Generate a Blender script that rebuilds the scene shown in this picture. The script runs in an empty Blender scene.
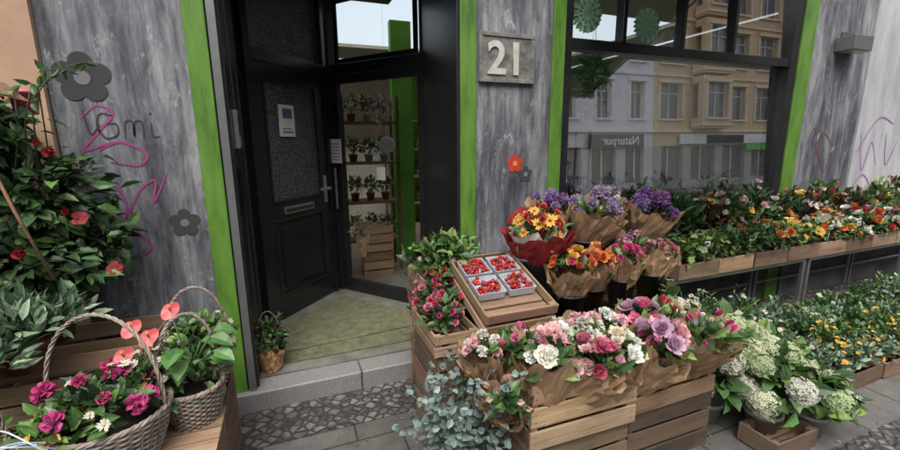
import bpy, math, random
import numpy as np
from mathutils import Vector, Matrix
rng=np.random.default_rng(11); random.seed(5)
W=2.64
# ------------------------------------------------------------------ mesh builder
class MB:
    def __init__(s): s.V=[];s.F=[];s.M=[];s.C=[];s.L=[];s.S=[];s.n=0
    def add(s,V,F,col,mat=0,loc=None,smooth=False):
        V=np.asarray(V,float).reshape(-1,3);n=len(V);col=np.asarray(col,float)
        if col.ndim==1: col=np.tile(col[:3],(n,1))
        s.V.append(V);s.C.append(col);s.L.append(V if loc is None else np.asarray(loc,float));o=s.n
        s.F+=[[i+o for i in f] for f in F];s.M+=[mat]*len(F);s.S+=[smooth]*len(F);s.n+=n
    def box(s,lo,hi,col=(.5,.5,.5),mat=0,M=None):
        x0,y0,z0=lo;x1,y1,z1=hi
        V=np.array([[x0,y0,z0],[x1,y0,z0],[x1,y1,z0],[x0,y1,z0],[x0,y0,z1],[x1,y0,z1],[x1,y1,z1],[x0,y1,z1]],float)
        L=V.copy();ax=int(np.argmax([x1-x0,y1-y0,z1-z0]));L[:,ax]*=.07;L=np.roll(L,-ax,axis=1)+rng.random(3)*9
        if M is not None: V=V@M[:3,:3].T+M[:3,3]
        s.add(V,[[0,3,2,1],[4,5,6,7],[0,1,5,4],[1,2,6,5],[2,3,7,6],[3,0,4,7]],col,mat,L)
    def tube(s,P,r,col,mat=0,n=6,smooth=True):
        P=np.asarray(P,float);m=len(P);r=np.broadcast_to(r,(m,));T=np.gradient(P,axis=0);T/=np.linalg.norm(T,axis=1)[:,None]+1e-9
        ref=np.array([0,0,1.]) if abs(T[:,2]).mean()<.8 else np.array([1.,0,0])
        A=np.cross(T,ref);A/=np.linalg.norm(A,axis=1)[:,None]+1e-9;B=np.cross(T,A)
        th=np.linspace(0,2*math.pi,n,endpoint=False)
        V=P[:,None]+r[:,None,None]*(np.cos(th)[None,:,None]*A[:,None]+np.sin(th)[None,:,None]*B[:,None])
        F=[[i*n+j,i*n+(j+1)%n,(i+1)*n+(j+1)%n,(i+1)*n+j] for i in range(m-1) for j in range(n)]
        F+=[list(range(n))[::-1],[(m-1)*n+j for j in range(n)]]
        s.add(V,F,col,mat,smooth=smooth)
    def rev(s,prof,c,col,mat=0,n=20,M=None,smooth=True,caps=True):
        th=np.linspace(0,2*math.pi,n,endpoint=False);V=[]
        for r,z in prof: V+=[[r*math.cos(t),r*math.sin(t),z] for t in th]
        V=np.array(V)
        if M is not None: V=V@M[:3,:3].T
        V=V+np.array(c);m=len(prof)
        F=[[i*n+j,i*n+(j+1)%n,(i+1)*n+(j+1)%n,(i+1)*n+j] for i in range(m-1) for j in range(n)]
        if caps: F+=[list(range(n))[::-1],[(m-1)*n+j for j in range(n)]]
        s.add(V,F,col,mat,smooth=smooth)
    def batch(s,V,F,C,mat=0,smooth=False):
        K,n=V.shape[:2];o=s.n
        s.V.append(V.reshape(-1,3));s.L.append(V.reshape(-1,3))
        s.C.append(C.reshape(-1,3) if C.ndim==3 else np.repeat(C,n,axis=0))
        for k in range(K): s.F+=[[i+o+k*n for i in f] for f in F]
        s.M+=[mat]*(K*len(F));s.S+=[smooth]*(K*len(F));s.n+=K*n
    def build(s,name,mats,rec=True,bevel=0):
        V=np.concatenate(s.V);C=np.concatenate(s.C);L=np.concatenate(s.L)
        c=np.zeros(3)
        if rec: c=(V.min(0)+V.max(0))/2;c[2]=V[:,2].min()
        me=bpy.data.meshes.new(name);me.from_pydata((V-c).tolist(),[],s.F)
        for m in mats: me.materials.append(m)
        me.polygons.foreach_set('material_index',s.M);me.polygons.foreach_set('use_smooth',s.S)
        a=me.attributes.new('Col','FLOAT_COLOR','POINT');a.data.foreach_set('color',np.hstack([np.clip(C,0,1),np.ones((len(C),1))]).ravel())
        a=me.attributes.new('loc','FLOAT_VECTOR','POINT');a.data.foreach_set('vector',L.ravel())
        me.update();ob=bpy.data.objects.new(name,me);bpy.context.collection.objects.link(ob);ob.location=c
        if bevel:
            b=ob.modifiers.new('bev','BEVEL');b.width=bevel;b.segments=1;b.limit_method='ANGLE'
        return ob
# ------------------------------------------------------------------ materials
def newmat(name):
    m=bpy.data.materials.new(name);m.use_nodes=True;nt=m.node_tree;return m,nt,nt.nodes['Principled BSDF'],nt.nodes['Material Output']
def nd(nt,t,**k):
    n=nt.nodes.new(t)
    for a,b in k.items():
        if a in n.inputs: n.inputs[a].default_value=b
        else: setattr(n,a,b)
    return n
def ramp(nt,fac,stops):
    r=nt.nodes.new('ShaderNodeValToRGB');e=r.color_ramp.elements
    while len(e)<len(stops): e.new(.5)
    for i,(p,c) in enumerate(stops):
        e[i].position=p;e[i].color=(*c,1) if len(c)==3 else c
    nt.links.new(fac,r.inputs[0]);return r.outputs[0]
def mixc(nt,a,b,f,mode='MIX'):
    n=nt.nodes.new('ShaderNodeMix');n.data_type='RGBA';n.blend_type=mode
    for s,v in ((n.inputs[0],f),(n.inputs[6],a),(n.inputs[7],b)):
        if hasattr(v,'links'): nt.links.new(v,s)
        elif isinstance(v,(int,float)): s.default_value=v
        else: s.default_value=(*v,1)
    return n.outputs[2]
def noise(nt,scale,detail=6,coord='Object',sc=(1,1,1),rough=.6,dist=0,attr=None):
    if attr:
        t=nd(nt,'ShaderNodeAttribute',attribute_name=attr);o=t.outputs['Vector']
    else:
        t=nt.nodes.new('ShaderNodeTexCoord');o=t.outputs[coord]
    mp=nt.nodes.new('ShaderNodeMapping');mp.inputs['Scale'].default_value=sc;nt.links.new(o,mp.inputs[0])
    n=nd(nt,'ShaderNodeTexNoise',Scale=scale,Detail=detail,Roughness=rough,Distortion=dist);nt.links.new(mp.outputs[0],n.inputs['Vector']);return n.outputs[0]
def bump(nt,b,h,st=.3,d=.01):
    n=nd(nt,'ShaderNodeBump',Strength=st,Distance=d);nt.links.new(h,n.inputs['Height']);nt.links.new(n.outputs[0],b.inputs['Normal'])
def attrmat(name,rough=.5,trans=0,var=.35,nscale=60,bmp=0,metal=0,spec=.5,sat=1.):
    m,nt,b,o=newmat(name);a=nd(nt,'ShaderNodeAttribute',attribute_name='Col')
    nz=noise(nt,nscale,3);v=ramp(nt,nz,[(.3,(1-var,)*3),(.7,(1,)*3)])
    c=mixc(nt,a.outputs['Color'],v,1.0,'MULTIPLY')
    if sat!=1.:
        h=nt.nodes.new('ShaderNodeHueSaturation');h.inputs['Saturation'].default_value=sat;nt.links.new(c,h.inputs['Color']);c=h.outputs[0]
    nt.links.new(c,b.inputs['Base Color']);b.inputs['Roughness'].default_value=rough;b.inputs['Metallic'].default_value=metal
    b.inputs['Specular IOR Level'].default_value=spec
    if bmp: bump(nt,b,nz,bmp,.004)
    if trans:
        t=nt.nodes.new('ShaderNodeBsdfTranslucent');nt.links.new(c,t.inputs[0]);x=nd(nt,'ShaderNodeMixShader');x.inputs[0].default_value=trans
        nt.links.new(b.outputs[0],x.inputs[1]);nt.links.new(t.outputs[0],x.inputs[2]);nt.links.new(x.outputs[0],o.inputs[0])
    return m
LEAF=attrmat('leaf',.45,.22,.35,70,sat=.87);PETAL=attrmat('petal',.6,.3,.22,90,sat=.92);KRAFT=attrmat('kraft_paper',.8,.12,.3,14,.6)
PLAS=attrmat('painted_plastic',.4,0,.15,20);BERRY=attrmat('strawberry_skin',.28,0,.3,160,.4);PLASTER=attrmat('plaster',.85,0,.25,3,.3);METAL=attrmat('metal',.35,0,.2,12,0,.8)
BLACKW=attrmat('black_painted_wood',.27,0,.35,9,.12)
def wood():
    m,nt,b,o=newmat('wood');a=nd(nt,'ShaderNodeAttribute',attribute_name='Col')
    n1=noise(nt,34,9,attr='loc',sc=(1,4,4),dist=1.4,rough=.7);n2=noise(nt,3,5,attr='loc');n3=noise(nt,9,6,attr='loc',sc=(3,1,1),rough=.75)
    v=ramp(nt,n1,[(.28,(.30,.25,.22)),(.45,(.74,.70,.68)),(.7,(1,1,1))]);v2=ramp(nt,n2,[(.35,(.42,.43,.47)),(.62,(1,1,1))]);v3=ramp(nt,n3,[(.36,(.45,.42,.40)),(.5,(1,1,1))])
    c=mixc(nt,mixc(nt,a.outputs['Color'],v,1.,'MULTIPLY'),v2,.8,'MULTIPLY');c=mixc(nt,c,v3,.7,'MULTIPLY');nt.links.new(c,b.inputs['Base Color']);b.inputs['Roughness'].default_value=.78
    bump(nt,b,n1,.6,.005);return m
WOOD=wood()
def wallmat():
    m,nt,b,o=newmat('weathered_grey_wall')
    n1=noise(nt,3.2,12,sc=(2.3,1,.42),rough=.74,dist=.35);n2=noise(nt,13,8,sc=(3,1,.2),rough=.72);n3=noise(nt,5,10,sc=(1.3,1,.8),rough=.84,dist=.3);n4=noise(nt,1.1,4,sc=(1,1,.8),rough=.6)
    c=ramp(nt,n1,[(.32,(.035,.038,.046)),(.43,(.10,.105,.12)),(.52,(.20,.208,.225)),(.62,(.34,.35,.36)),(.76,(.5,.5,.5))])
    v=ramp(nt,n2,[(.33,(.38,.39,.42)),(.5,(.82,.82,.83)),(.68,(1.0,1.0,1.0))]);c=mixc(nt,c,v,.9,'MULTIPLY')
    d=ramp(nt,n3,[(.32,(.4,.4,.42)),(.46,(1,1,1))]);c=mixc(nt,c,d,.9,'MULTIPLY')
    g=ramp(nt,n4,[(.35,(.62,.63,.66)),(.6,(1,1,1))]);c=mixc(nt,c,g,1.,'MULTIPLY')
    w=ramp(nt,n3,[(.56,(0,0,0)),(.64,(1,1,1))]);c=mixc(nt,c,(.44,.46,.48),mixc(nt,(0,0,0),w,.6))
    nt.links.new(c,b.inputs['Base Color']);b.inputs['Roughness'].default_value=.7;bump(nt,b,n3,.5,.012);return m
WALL=wallmat()
def green():
    m,nt,b,o=newmat('green_paint');n=noise(nt,5,8,sc=(3,1,.6),rough=.7);c=ramp(nt,n,[(.3,(.04,.10,.015)),(.5,(.085,.19,.025)),(.75,(.13,.25,.045))])
    nt.links.new(c,b.inputs['Base Color']);b.inputs['Roughness'].default_value=.45;bump(nt,b,n,.2,.005);return m
GREEN=green()
def slabs():
    m,nt,b,o=newmat('pavement_slabs');tc=nt.nodes.new('ShaderNodeTexCoord')
    br=nd(nt,'ShaderNodeTexBrick',Scale=1.0,offset=.5);br.inputs['Mortar Size'].default_value=.006;br.inputs['Brick Width'].default_value=.5;br.inputs['Row Height'].default_value=.35
    br.inputs['Color1'].default_value=(.115,.108,.10,1);br.inputs['Color2'].default_value=(.165,.158,.148,1);br.inputs['Mortar'].default_value=(.04,.04,.038,1)
    nt.links.new(tc.outputs['Object'],br.inputs[0]);n=noise(nt,7,10,rough=.78);n2=noise(nt,120,3);n5=noise(nt,1.6,4)
    c=mixc(nt,br.outputs[0],ramp(nt,n,[(.3,(.45,.45,.45)),(.65,(1,1,1))]),.9,'MULTIPLY');c=mixc(nt,c,ramp(nt,n2,[(.3,(.6,.6,.6)),(.6,(1,1,1))]),.7,'MULTIPLY');c=mixc(nt,c,ramp(nt,n5,[(.35,(.65,.64,.62)),(.6,(1,1,1))]),.9,'MULTIPLY')
    nt.links.new(c,b.inputs['Base Color']);b.inputs['Roughness'].default_value=.7;bump(nt,b,br.outputs['Fac'],-.5,.01);return m
def cobbles():
    m,nt,b,o=newmat('cobble_mosaic');tc=nt.nodes.new('ShaderNodeTexCoord');mp=nt.nodes.new('ShaderNodeMapping');mp.inputs['Rotation'].default_value=(0,0,.78);nt.links.new(tc.outputs['Object'],mp.inputs[0])
    nz=nd(nt,'ShaderNodeTexNoise',Scale=2.5,Detail=2);nt.links.new(mp.outputs[0],nz.inputs['Vector']);mx=mixc(nt,mp.outputs[0],nz.outputs['Color'],.06)
    v=nd(nt,'ShaderNodeTexVoronoi',Scale=19,Randomness=.5,feature='DISTANCE_TO_EDGE');nt.links.new(mx,v.inputs['Vector'])
    v2=nd(nt,'ShaderNodeTexVoronoi',Scale=19,Randomness=.5);nt.links.new(mx,v2.inputs['Vector'])
    e=ramp(nt,v.outputs['Distance'],[(.02,(0,0,0)),(.15,(1,1,1))]);n=noise(nt,40,6)
    bw=nt.nodes.new('ShaderNodeRGBToBW');nt.links.new(v2.outputs['Color'],bw.inputs[0])
    c=ramp(nt,bw.outputs[0],[(.2,(.07,.067,.066)),(.8,(.20,.185,.175))]);c=mixc(nt,c,ramp(nt,n,[(.3,(.5,.5,.5)),(.7,(1,1,1))]),.8,'MULTIPLY')
    c=mixc(nt,(.035,.033,.03),c,e);nt.links.new(c,b.inputs['Base Color']);b.inputs['Roughness'].default_value=.6;bump(nt,b,e,.9,.012);return m
def simple(name,c1,c2,scale,rough=.8,sc=(1,1,1),b_=.3):
    m,nt,b,o=newmat(name);n=noise(nt,scale,9,sc=sc,rough=.7);nt.links.new(ramp(nt,n,[(.32,c1),(.68,c2)]),b.inputs['Base Color']);b.inputs['Roughness'].default_value=rough;bump(nt,b,n,b_,.006);return m
def glass(name,refl,tint=(.9,.93,.91)):
    m,nt,b,o=newmat(name);t=nt.nodes.new('ShaderNodeBsdfTransparent');t.inputs[0].default_value=(*tint,1)
    g=nd(nt,'ShaderNodeBsdfGlossy',Roughness=.0);g.inputs[0].default_value=(1,1,1,1);lw=nd(nt,'ShaderNodeLayerWeight',Blend=.5)
    pw=nt.nodes.new('ShaderNodeMath');pw.operation='POWER';pw.inputs[1].default_value=5;nt.links.new(lw.outputs['Facing'],pw.inputs[0])
    mr=nt.nodes.new('ShaderNodeMath');mr.operation='ADD';mr.use_clamp=True;mr.inputs[1].default_value=refl;nt.links.new(pw.outputs[0],mr.inputs[0])
    x=nt.nodes.new('ShaderNodeMixShader');nt.links.new(mr.outputs[0],x.inputs[0]);nt.links.new(t.outputs[0],x.inputs[1]);nt.links.new(g.outputs[0],x.inputs[2]);nt.links.new(x.outputs[0],o.inputs[0]);return m
GLASS=glass('window_glass',.5);GLASSU=glass('upper_window_glass',.16);GLASSD=glass('door_glass',.03)
def frost():
    m,nt,b,o=newmat('textured_glass');b.inputs['Roughness'].default_value=.15
    tc=nt.nodes.new('ShaderNodeTexCoord');v=nd(nt,'ShaderNodeTexVoronoi',Scale=80);nt.links.new(tc.outputs['Object'],v.inputs['Vector']);bump(nt,b,v.outputs['Distance'],.8,.008)
    nt.links.new(ramp(nt,v.outputs['Distance'],[(.1,(.17,.18,.18)),(.6,(.04,.045,.045))]),b.inputs['Base Color']);return m
FROST=frost()
# ------------------------------------------------------------------ plant pieces
def unit(a): return a/(np.linalg.norm(a,axis=-1,keepdims=True)+1e-9)
LT=np.array([[0,0],[-.5,.35],[.5,.35],[-.40,.7],[.40,.7],[0,1],[0,.35],[0,.7]])
LF=[[0,1,6],[0,6,2],[1,3,7,6],[6,7,4,2],[3,5,7],[7,5,4]]
ST=np.array([[0,0],[-.5,.5],[0,1],[.5,.5]]);SF=[[0,3,2],[0,2,1]]
def leaves(mb,P,D,N,L,Wd,C,bend=.25,small=False,mat=0):
    P=np.asarray(P);k=len(P);D=unit(D);S=unit(np.cross(D,N));N=np.cross(S,D)
    L=np.broadcast_to(L,(k,));Wd=np.broadcast_to(Wd,(k,));T=ST if small else LT
    s=T[:,0][None,:,None];t=T[:,1][None,:,None];bd=bend*(.4+1.2*rng.random((k,1,1)))
    V=P[:,None]+D[:,None]*t*L[:,None,None]+S[:,None]*s*Wd[:,None,None]+N[:,None]*(np.abs(s)*.35*Wd[:,None,None]-bd*t*t*L[:,None,None])
    mb.batch(V,SF if small else LF,C,mat)
def pick(cols,n,j=.2):
    cols=np.array(cols,float);c=cols[rng.integers(0,len(cols),n)];return c*(1+(rng.random((n,1))-.5)*2*j)*(1+(rng.random((n,3))-.5)*.15)
def clump(mb,c,rad,n,L,Wd,cols,up=.4,bend=.3,small=False,shell=.5,low=-.5):
    d=unit(rng.normal(size=(n,3)));d[:,2]=np.where(d[:,2]<low,-d[:,2],d[:,2])
    r=shell+(1-shell)*rng.random((n,1));lump=1+.18*np.sin(d[:,:1]*5+c[0]*9)+.15*np.sin(d[:,1:2]*7+c[1]*5+d[:,2:]*4)
    P=np.array(c)+d*r*lump*np.array(rad);D=d+rng.normal(size=(n,3))*.5;D[:,2]+=up;N=unit(d+np.array([0,0,.8])+rng.normal(size=(n,3))*.4)
    sz=.6+.7*rng.random(n);C=pick(cols,n,.35)*(.45+.65*((r-shell)/(1-shell+1e-6)))  # inner leaves coloured darker: shade inside the clump put into the colour
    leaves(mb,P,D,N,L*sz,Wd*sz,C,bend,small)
def ring(n,elev,L,Wd,start,cup,ph,sh=1.,z0=0):
    Vs=[];Fs=[];Sh=[];ts=[0,.4,.8,1];ws=[.25,.9,.95,.45];o=0
    for j in range(n):
        az=2*math.pi*j/n+ph+rng.normal()*.08;e=elev+rng.normal()*.12;l=L*(1+rng.normal()*.08);R=np.array([math.cos(az),math.sin(az),0]);U=np.array([0,0,1.]);S=np.array([-math.sin(az),math.cos(az),0])
        D=math.cos(e)*R+math.sin(e)*U;N=-math.sin(e)*R+math.cos(e)*U;v=[]
        for t,w in zip(ts,ws):
            for s in (-1,0,1): v.append(R*start+U*z0+D*t*l+S*s*w*Wd*.5+N*(cup*t*t*l+.12*s*s*Wd+rng.normal()*.02))
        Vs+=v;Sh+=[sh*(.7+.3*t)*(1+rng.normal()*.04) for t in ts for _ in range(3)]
        for a in range(3):
            for b in range(2): i=o+a*3+b;Fs.append([i,i+1,i+4,i+3])
        o+=12
    return np.array(Vs),Fs,np.array(Sh)
def comb(parts):
    V=[];F=[];S=[];Y=[];o=0
    for p in parts:
        v,f,s=p[:3];y=p[3] if len(p)>3 else 0
        V.append(v);F+=[[i+o for i in q] for q in f];S.append(s);Y.append(np.full(len(v),y));o+=len(v)
    return np.concatenate(V),F,np.concatenate(S),np.concatenate(Y)
def ball(r,z,n=8,m=4,y=0,sh=1):
    V=[];F=[]
    for i in range(m+1):
        a=math.pi*i/m
        for j in range(n): b=2*math.pi*j/n;V.append([r*math.sin(a)*math.cos(b),r*math.sin(a)*math.sin(b),z+r*math.cos(a)])
    for i in range(m):
        for j in range(n): F.append([i*n+j,(i+1)*n+j,(i+1)*n+(j+1)%n,i*n+(j+1)%n])
    return np.array(V),F,np.full(len(V),sh),y
def fib(n,lo=-.3):
    i=np.arange(n)+.5;z=1-(1-lo)*i/n;ph=i*2.39996;r=np.sqrt(1-z*z);return np.stack([r*np.cos(ph),r*np.sin(ph),z],1)
def pom(n,L,Wd,core=.55,lo=-.5,jit=.15):
    P=fib(n,lo);Vs=[];F=[];o=0
    for p in P:
        t1=unit(np.cross(p,[.3,.2,1.]));t2=np.cross(p,t1);a=rng.random()*6.28;S=math.cos(a)*t1+math.sin(a)*t2;T=np.cross(S,p)
        D=unit(p*.9+T*.6+rng.normal(size=3)*jit);b=p*core
        Vs+=[b-S*Wd*.2,b+S*Wd*.2,b+D*L+S*Wd*.5,b+D*L*1.1,b+D*L-S*Wd*.5];F.append([o,o+1,o+2,o+3,o+4]);o+=5
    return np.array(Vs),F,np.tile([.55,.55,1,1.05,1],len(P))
def hyd(n):
    P=fib(n,-.25);Vs=[];F=[];o=0
    for p in P:
        p=p*(1+rng.normal()*.06);u=unit(p+rng.normal(size=3)*.25);t1=unit(np.cross(u,[.3,.2,1.]));t2=np.cross(u,t1);a=rng.random()*6.28
        for k in range(4):
            b=a+k*math.pi/2;d=math.cos(b)*t1+math.sin(b)*t2;e=-math.sin(b)*t1+math.cos(b)*t2;s=.19
            Vs+=[p,p+d*s*.6+e*s*.45+u*.04,p+d*s+u*.02,p+d*s*.6-e*s*.45+u*.04];F.append([o,o+1,o+2,o+3]);o+=4
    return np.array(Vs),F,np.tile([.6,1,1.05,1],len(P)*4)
def berryT():
    V=[];F=[];n=8;pr=[(0,-1.25),(.35,-1.05),(.75,-.4),(.95,.2),(.8,.65),(.35,.8),(0,.78)]
    for r,z in pr: V+=[[r*math.cos(6.283*j/n),r*math.sin(6.283*j/n),z] for j in range(n)]
    for i in range(len(pr)-1):
        for j in range(n): F.append([i*n+j,i*n+(j+1)%n,(i+1)*n+(j+1)%n,(i+1)*n+j])
    return np.array(V),F,np.ones(len(V))
R_=math.radians
KIND={
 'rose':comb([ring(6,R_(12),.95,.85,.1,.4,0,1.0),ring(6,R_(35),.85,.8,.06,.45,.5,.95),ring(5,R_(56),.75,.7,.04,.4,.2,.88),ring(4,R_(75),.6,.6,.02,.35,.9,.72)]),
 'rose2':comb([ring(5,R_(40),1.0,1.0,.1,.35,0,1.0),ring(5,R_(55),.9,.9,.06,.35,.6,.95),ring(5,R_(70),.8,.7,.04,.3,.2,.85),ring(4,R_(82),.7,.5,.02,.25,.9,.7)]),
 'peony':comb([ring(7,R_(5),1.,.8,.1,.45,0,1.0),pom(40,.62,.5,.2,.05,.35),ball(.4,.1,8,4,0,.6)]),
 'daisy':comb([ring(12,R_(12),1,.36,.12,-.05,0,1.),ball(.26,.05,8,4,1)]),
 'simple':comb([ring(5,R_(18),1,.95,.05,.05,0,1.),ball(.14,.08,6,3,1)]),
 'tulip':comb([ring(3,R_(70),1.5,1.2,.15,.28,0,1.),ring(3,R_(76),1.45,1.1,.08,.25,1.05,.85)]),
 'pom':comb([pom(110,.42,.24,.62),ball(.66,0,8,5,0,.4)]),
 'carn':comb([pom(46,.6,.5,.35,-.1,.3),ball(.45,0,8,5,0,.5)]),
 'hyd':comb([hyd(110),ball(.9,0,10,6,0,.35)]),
 'berry':comb([berryT()]),
}
def bloom(mb,kind,c,ax,r,col,cen=(.8,.5,.03),mat=1):
    if kind=='rose': kind=('rose','rose2','rose','peony')[random.randrange(4)]
    V,F,S,Y=KIND[kind];ax=unit(np.array(ax,float));t=unit(np.cross(ax,[.31,.2,.5]));b=np.cross(ax,t);a=random.random()*6.28
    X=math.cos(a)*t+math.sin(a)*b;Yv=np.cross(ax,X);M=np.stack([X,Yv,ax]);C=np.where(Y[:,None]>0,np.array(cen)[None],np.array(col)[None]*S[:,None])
    mb.add((V*r)@M+np.array(c),F,C,mat,smooth=(kind in('tulip','rose','rose2','berry')))
def blooms(mb,c,rad,n,kind,cols,r,lo=.15,cen=(.8,.5,.03),stem=True,spread=.14):
    P=fib(n,lo)
    for p in P:
        p=unit(p+rng.normal(size=3)*spread*1.5);q=np.array(c)+p*np.array(rad)*(1+rng.normal()*.1);col=pick(cols,1,.15)[0]
        ax=unit(p+np.array([-.15,-.35,.5])+rng.normal(size=3)*.3)
        bloom(mb,kind,q,ax,r*(.65+.55*random.random()),col,cen)
        if stem: mb.tube([np.array(c)+p*np.array(rad)*.2,q],.0022,(.05,.13,.02),0,4)
G1=[(.035,.11,.02),(.055,.16,.03),(.09,.21,.03)];GD=[(.02,.06,.018),(.035,.09,.025),(.06,.14,.03)];GY=[(.14,.28,.04),(.2,.35,.05),(.08,.2,.03)]
GS=[(.18,.30,.17),(.28,.42,.25),(.10,.2,.09)];GE=[(.14,.22,.19),(.2,.3,.27),(.27,.36,.31)]
MAG=(.62,.015,.2);PINK=(.75,.16,.3);PALE=(.8,.45,.48);WHT=(.8,.78,.7);RED=(.5,.008,.012);ORG=(.8,.2,.01);YEL=(.85,.5,.015);PUR=(.3,.12,.42);LAV=(.4,.27,.55);LIME=(.5,.62,.22);CREAM=(.78,.75,.5)
PM=[LEAF,PETAL,KRAFT,PLAS,WOOD,BERRY]
def pot(mb,x,y,z,r,h,col=(.12,.05,.03)):
    mb.rev([(r*.75,0),(r,h*.85),(r*1.08,h*.85),(r*1.08,h),(r*.95,h),(r*.93,h*.8),(.001,h*.8)],(x,y,z),col,3,14)
def plant(name,x,y,z,r,h,kind=None,cols=None,n=10,br=.025,g=G1,L=.05,Wd=.025,nl=200,pr=.05,ph=.09,pc=(.12,.05,.03),flat=1.,cen=(.8,.5,.03),bend=.3,small=False,lo=.1,up=.4):
    mb=MB();pot(mb,x,y,z,pr,ph,pc);c=(x,y,z+ph+h*.4)
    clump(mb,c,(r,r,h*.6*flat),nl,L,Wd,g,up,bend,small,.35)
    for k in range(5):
        a=random.random()*6.28;mb.tube([(x,y,z+ph*.8),(x+math.cos(a)*r*.6,y+math.sin(a)*r*.6,z+ph+h*.5)],.003,(.05,.1,.02),0,4)
    if kind: blooms(mb,c,(r*1.02,r*1.02,h*.66*flat),n,kind,cols,br,lo,cen)
    return mb.build(name,PM)
def wrapm(mb,c,r0,r1,h,M,col,ph):
    na,nt=44,7;V=[]
    k1,k2=rng.integers(2,4),rng.integers(5,8)
    for i in range(nt):
        t=i/(nt-1)
        for j in range(na):
            th=2*math.pi*j/na;rr=r0+(r1-r0)*t**.9*(1+.15*math.sin(k1*th+ph)+.10*math.sin(k2*th+2*ph)*t+.05*math.sin(11*th+ph)*t);z=h*t*(1+t*(.20*abs(math.sin(k1*th*.5+ph))+.08*math.sin(k2*th)-.12))
            V.append([rr*math.cos(th),rr*math.sin(th),z])
    V=np.array(V)+rng.normal(size=(na*nt,3))*.0045;V=V@M.T+np.array(c)
    F=[[i*na+j,i*na+(j+1)%na,(i+1)*na+(j+1)%na,(i+1)*na+j] for i in range(nt-1) for j in range(na)]
    mb.add(V,F,col,2)
def tiltM(tx,ty):
    return np.array(Matrix.Rotation(ty,3,'Y')@Matrix.Rotation(tx,3,'X'))
def bouquet(name,x,y,z,r,h,kind,cols,n=9,br=.03,tx=.1,ty=0,kcol=(.44,.285,.165),g=G1,bucket=None,bh=.25,lift=.98,nl=60,cen=(.8,.5,.03),dome=.5,L=.06,extra=None,white=False):
    mb=MB()
    if bucket is not None:
        mb.rev([(r*.55,0),(r*.8,bh),(r*.85,bh),(r*.85,bh+.012),(r*.76,bh+.012),(r*.7,bh*.6),(.001,bh*.6)],(x,y,z),bucket,3,22)
        z=z+bh*.45
    M=tiltM(tx,ty);c=np.array([x,y,z]);kc=np.array(kcol)*(.75+.4*random.random())
    wrapm(mb,c,r*.3,r*1.08,h,M,kc,random.random()*6);wrapm(mb,c,r*.25,r*.95,h*1.0,M,kc*.85,random.random()*6)
    if white: wrapm(mb,c,r*.2,r*.85,h*1.0,M,(.7,.7,.66),random.random()*6)
    top=c+M@np.array([0,0,h*lift])
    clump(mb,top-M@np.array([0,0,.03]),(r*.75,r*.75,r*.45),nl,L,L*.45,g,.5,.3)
    blooms(mb,top-M@np.array([0,0,.015]),(r*.75,r*.75,r*dome+.035),n,kind,cols,br,.08,cen)
    if extra: blooms(mb,top-M@np.array([0,0,.01]),(r*.7,r*.7,r*dome+.05),extra[1],extra[0],extra[2],extra[3],.2,cen)
    return mb.build(name,PM)
def crate(x,y,z,w,d,h,col=(.36,.225,.13),name='wooden_crate',rot=0,ns=3,M=None):
    mb=MB();col=np.array(col);j=lambda:col*(.6+.6*random.random())*(1+(rng.random(3)-.5)*.14)
    t=.012;gap=.018;sh=(h-gap*(ns-1))/ns
    for sx in (0,1):
        for sy in (0,1):
            px=t+ (w-2*t-.03)*sx;py=t+(d-2*t-.03)*sy;mb.box((px,py,.003),(px+.03,py+.03,h-.004),j())
    for i in range(ns):
        z0=i*(sh+gap);e=[rng.normal()*.003 for _ in range(4)]
        mb.box((0+e[0],0,z0),(w+e[1],t,z0+sh+e[2]),j());mb.box((0+e[0],d-t,z0),(w+e[1],d,z0+sh+e[3]),j())
        mb.box((0.001,t+.001,z0),(t,d-t-.001,z0+sh+e[2]),j());mb.box((w-t,t+.001,z0),(w-.001,d-t-.001,z0+sh+e[3]),j())
    nb=5
    for i in range(nb): yy=t+.003+(d-2*t-.006)*i/nb;mb.box((t+.003,yy,.008),(w-t-.003,yy+(d-2*t)/nb-.01,.018),j())
    for i in range(ns):
        for px in (.027,w-.027):
            for zz in (.3,.7): zc=i*(sh+gap)+sh*zz;mb.box((px-.003,-.0015,zc-.003),(px+.003,.002,zc+.003),(.03,.03,.03))
    Mx=np.array(Matrix.Translation((x,y,z))@(M if M is not None else Matrix.Rotation(rot,4,'Z')))
    mb.V=[v@Mx[:3,:3].T+Mx[:3,3] for v in mb.V]
    return mb.build(name,[WOOD],bevel=.0018)
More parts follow.
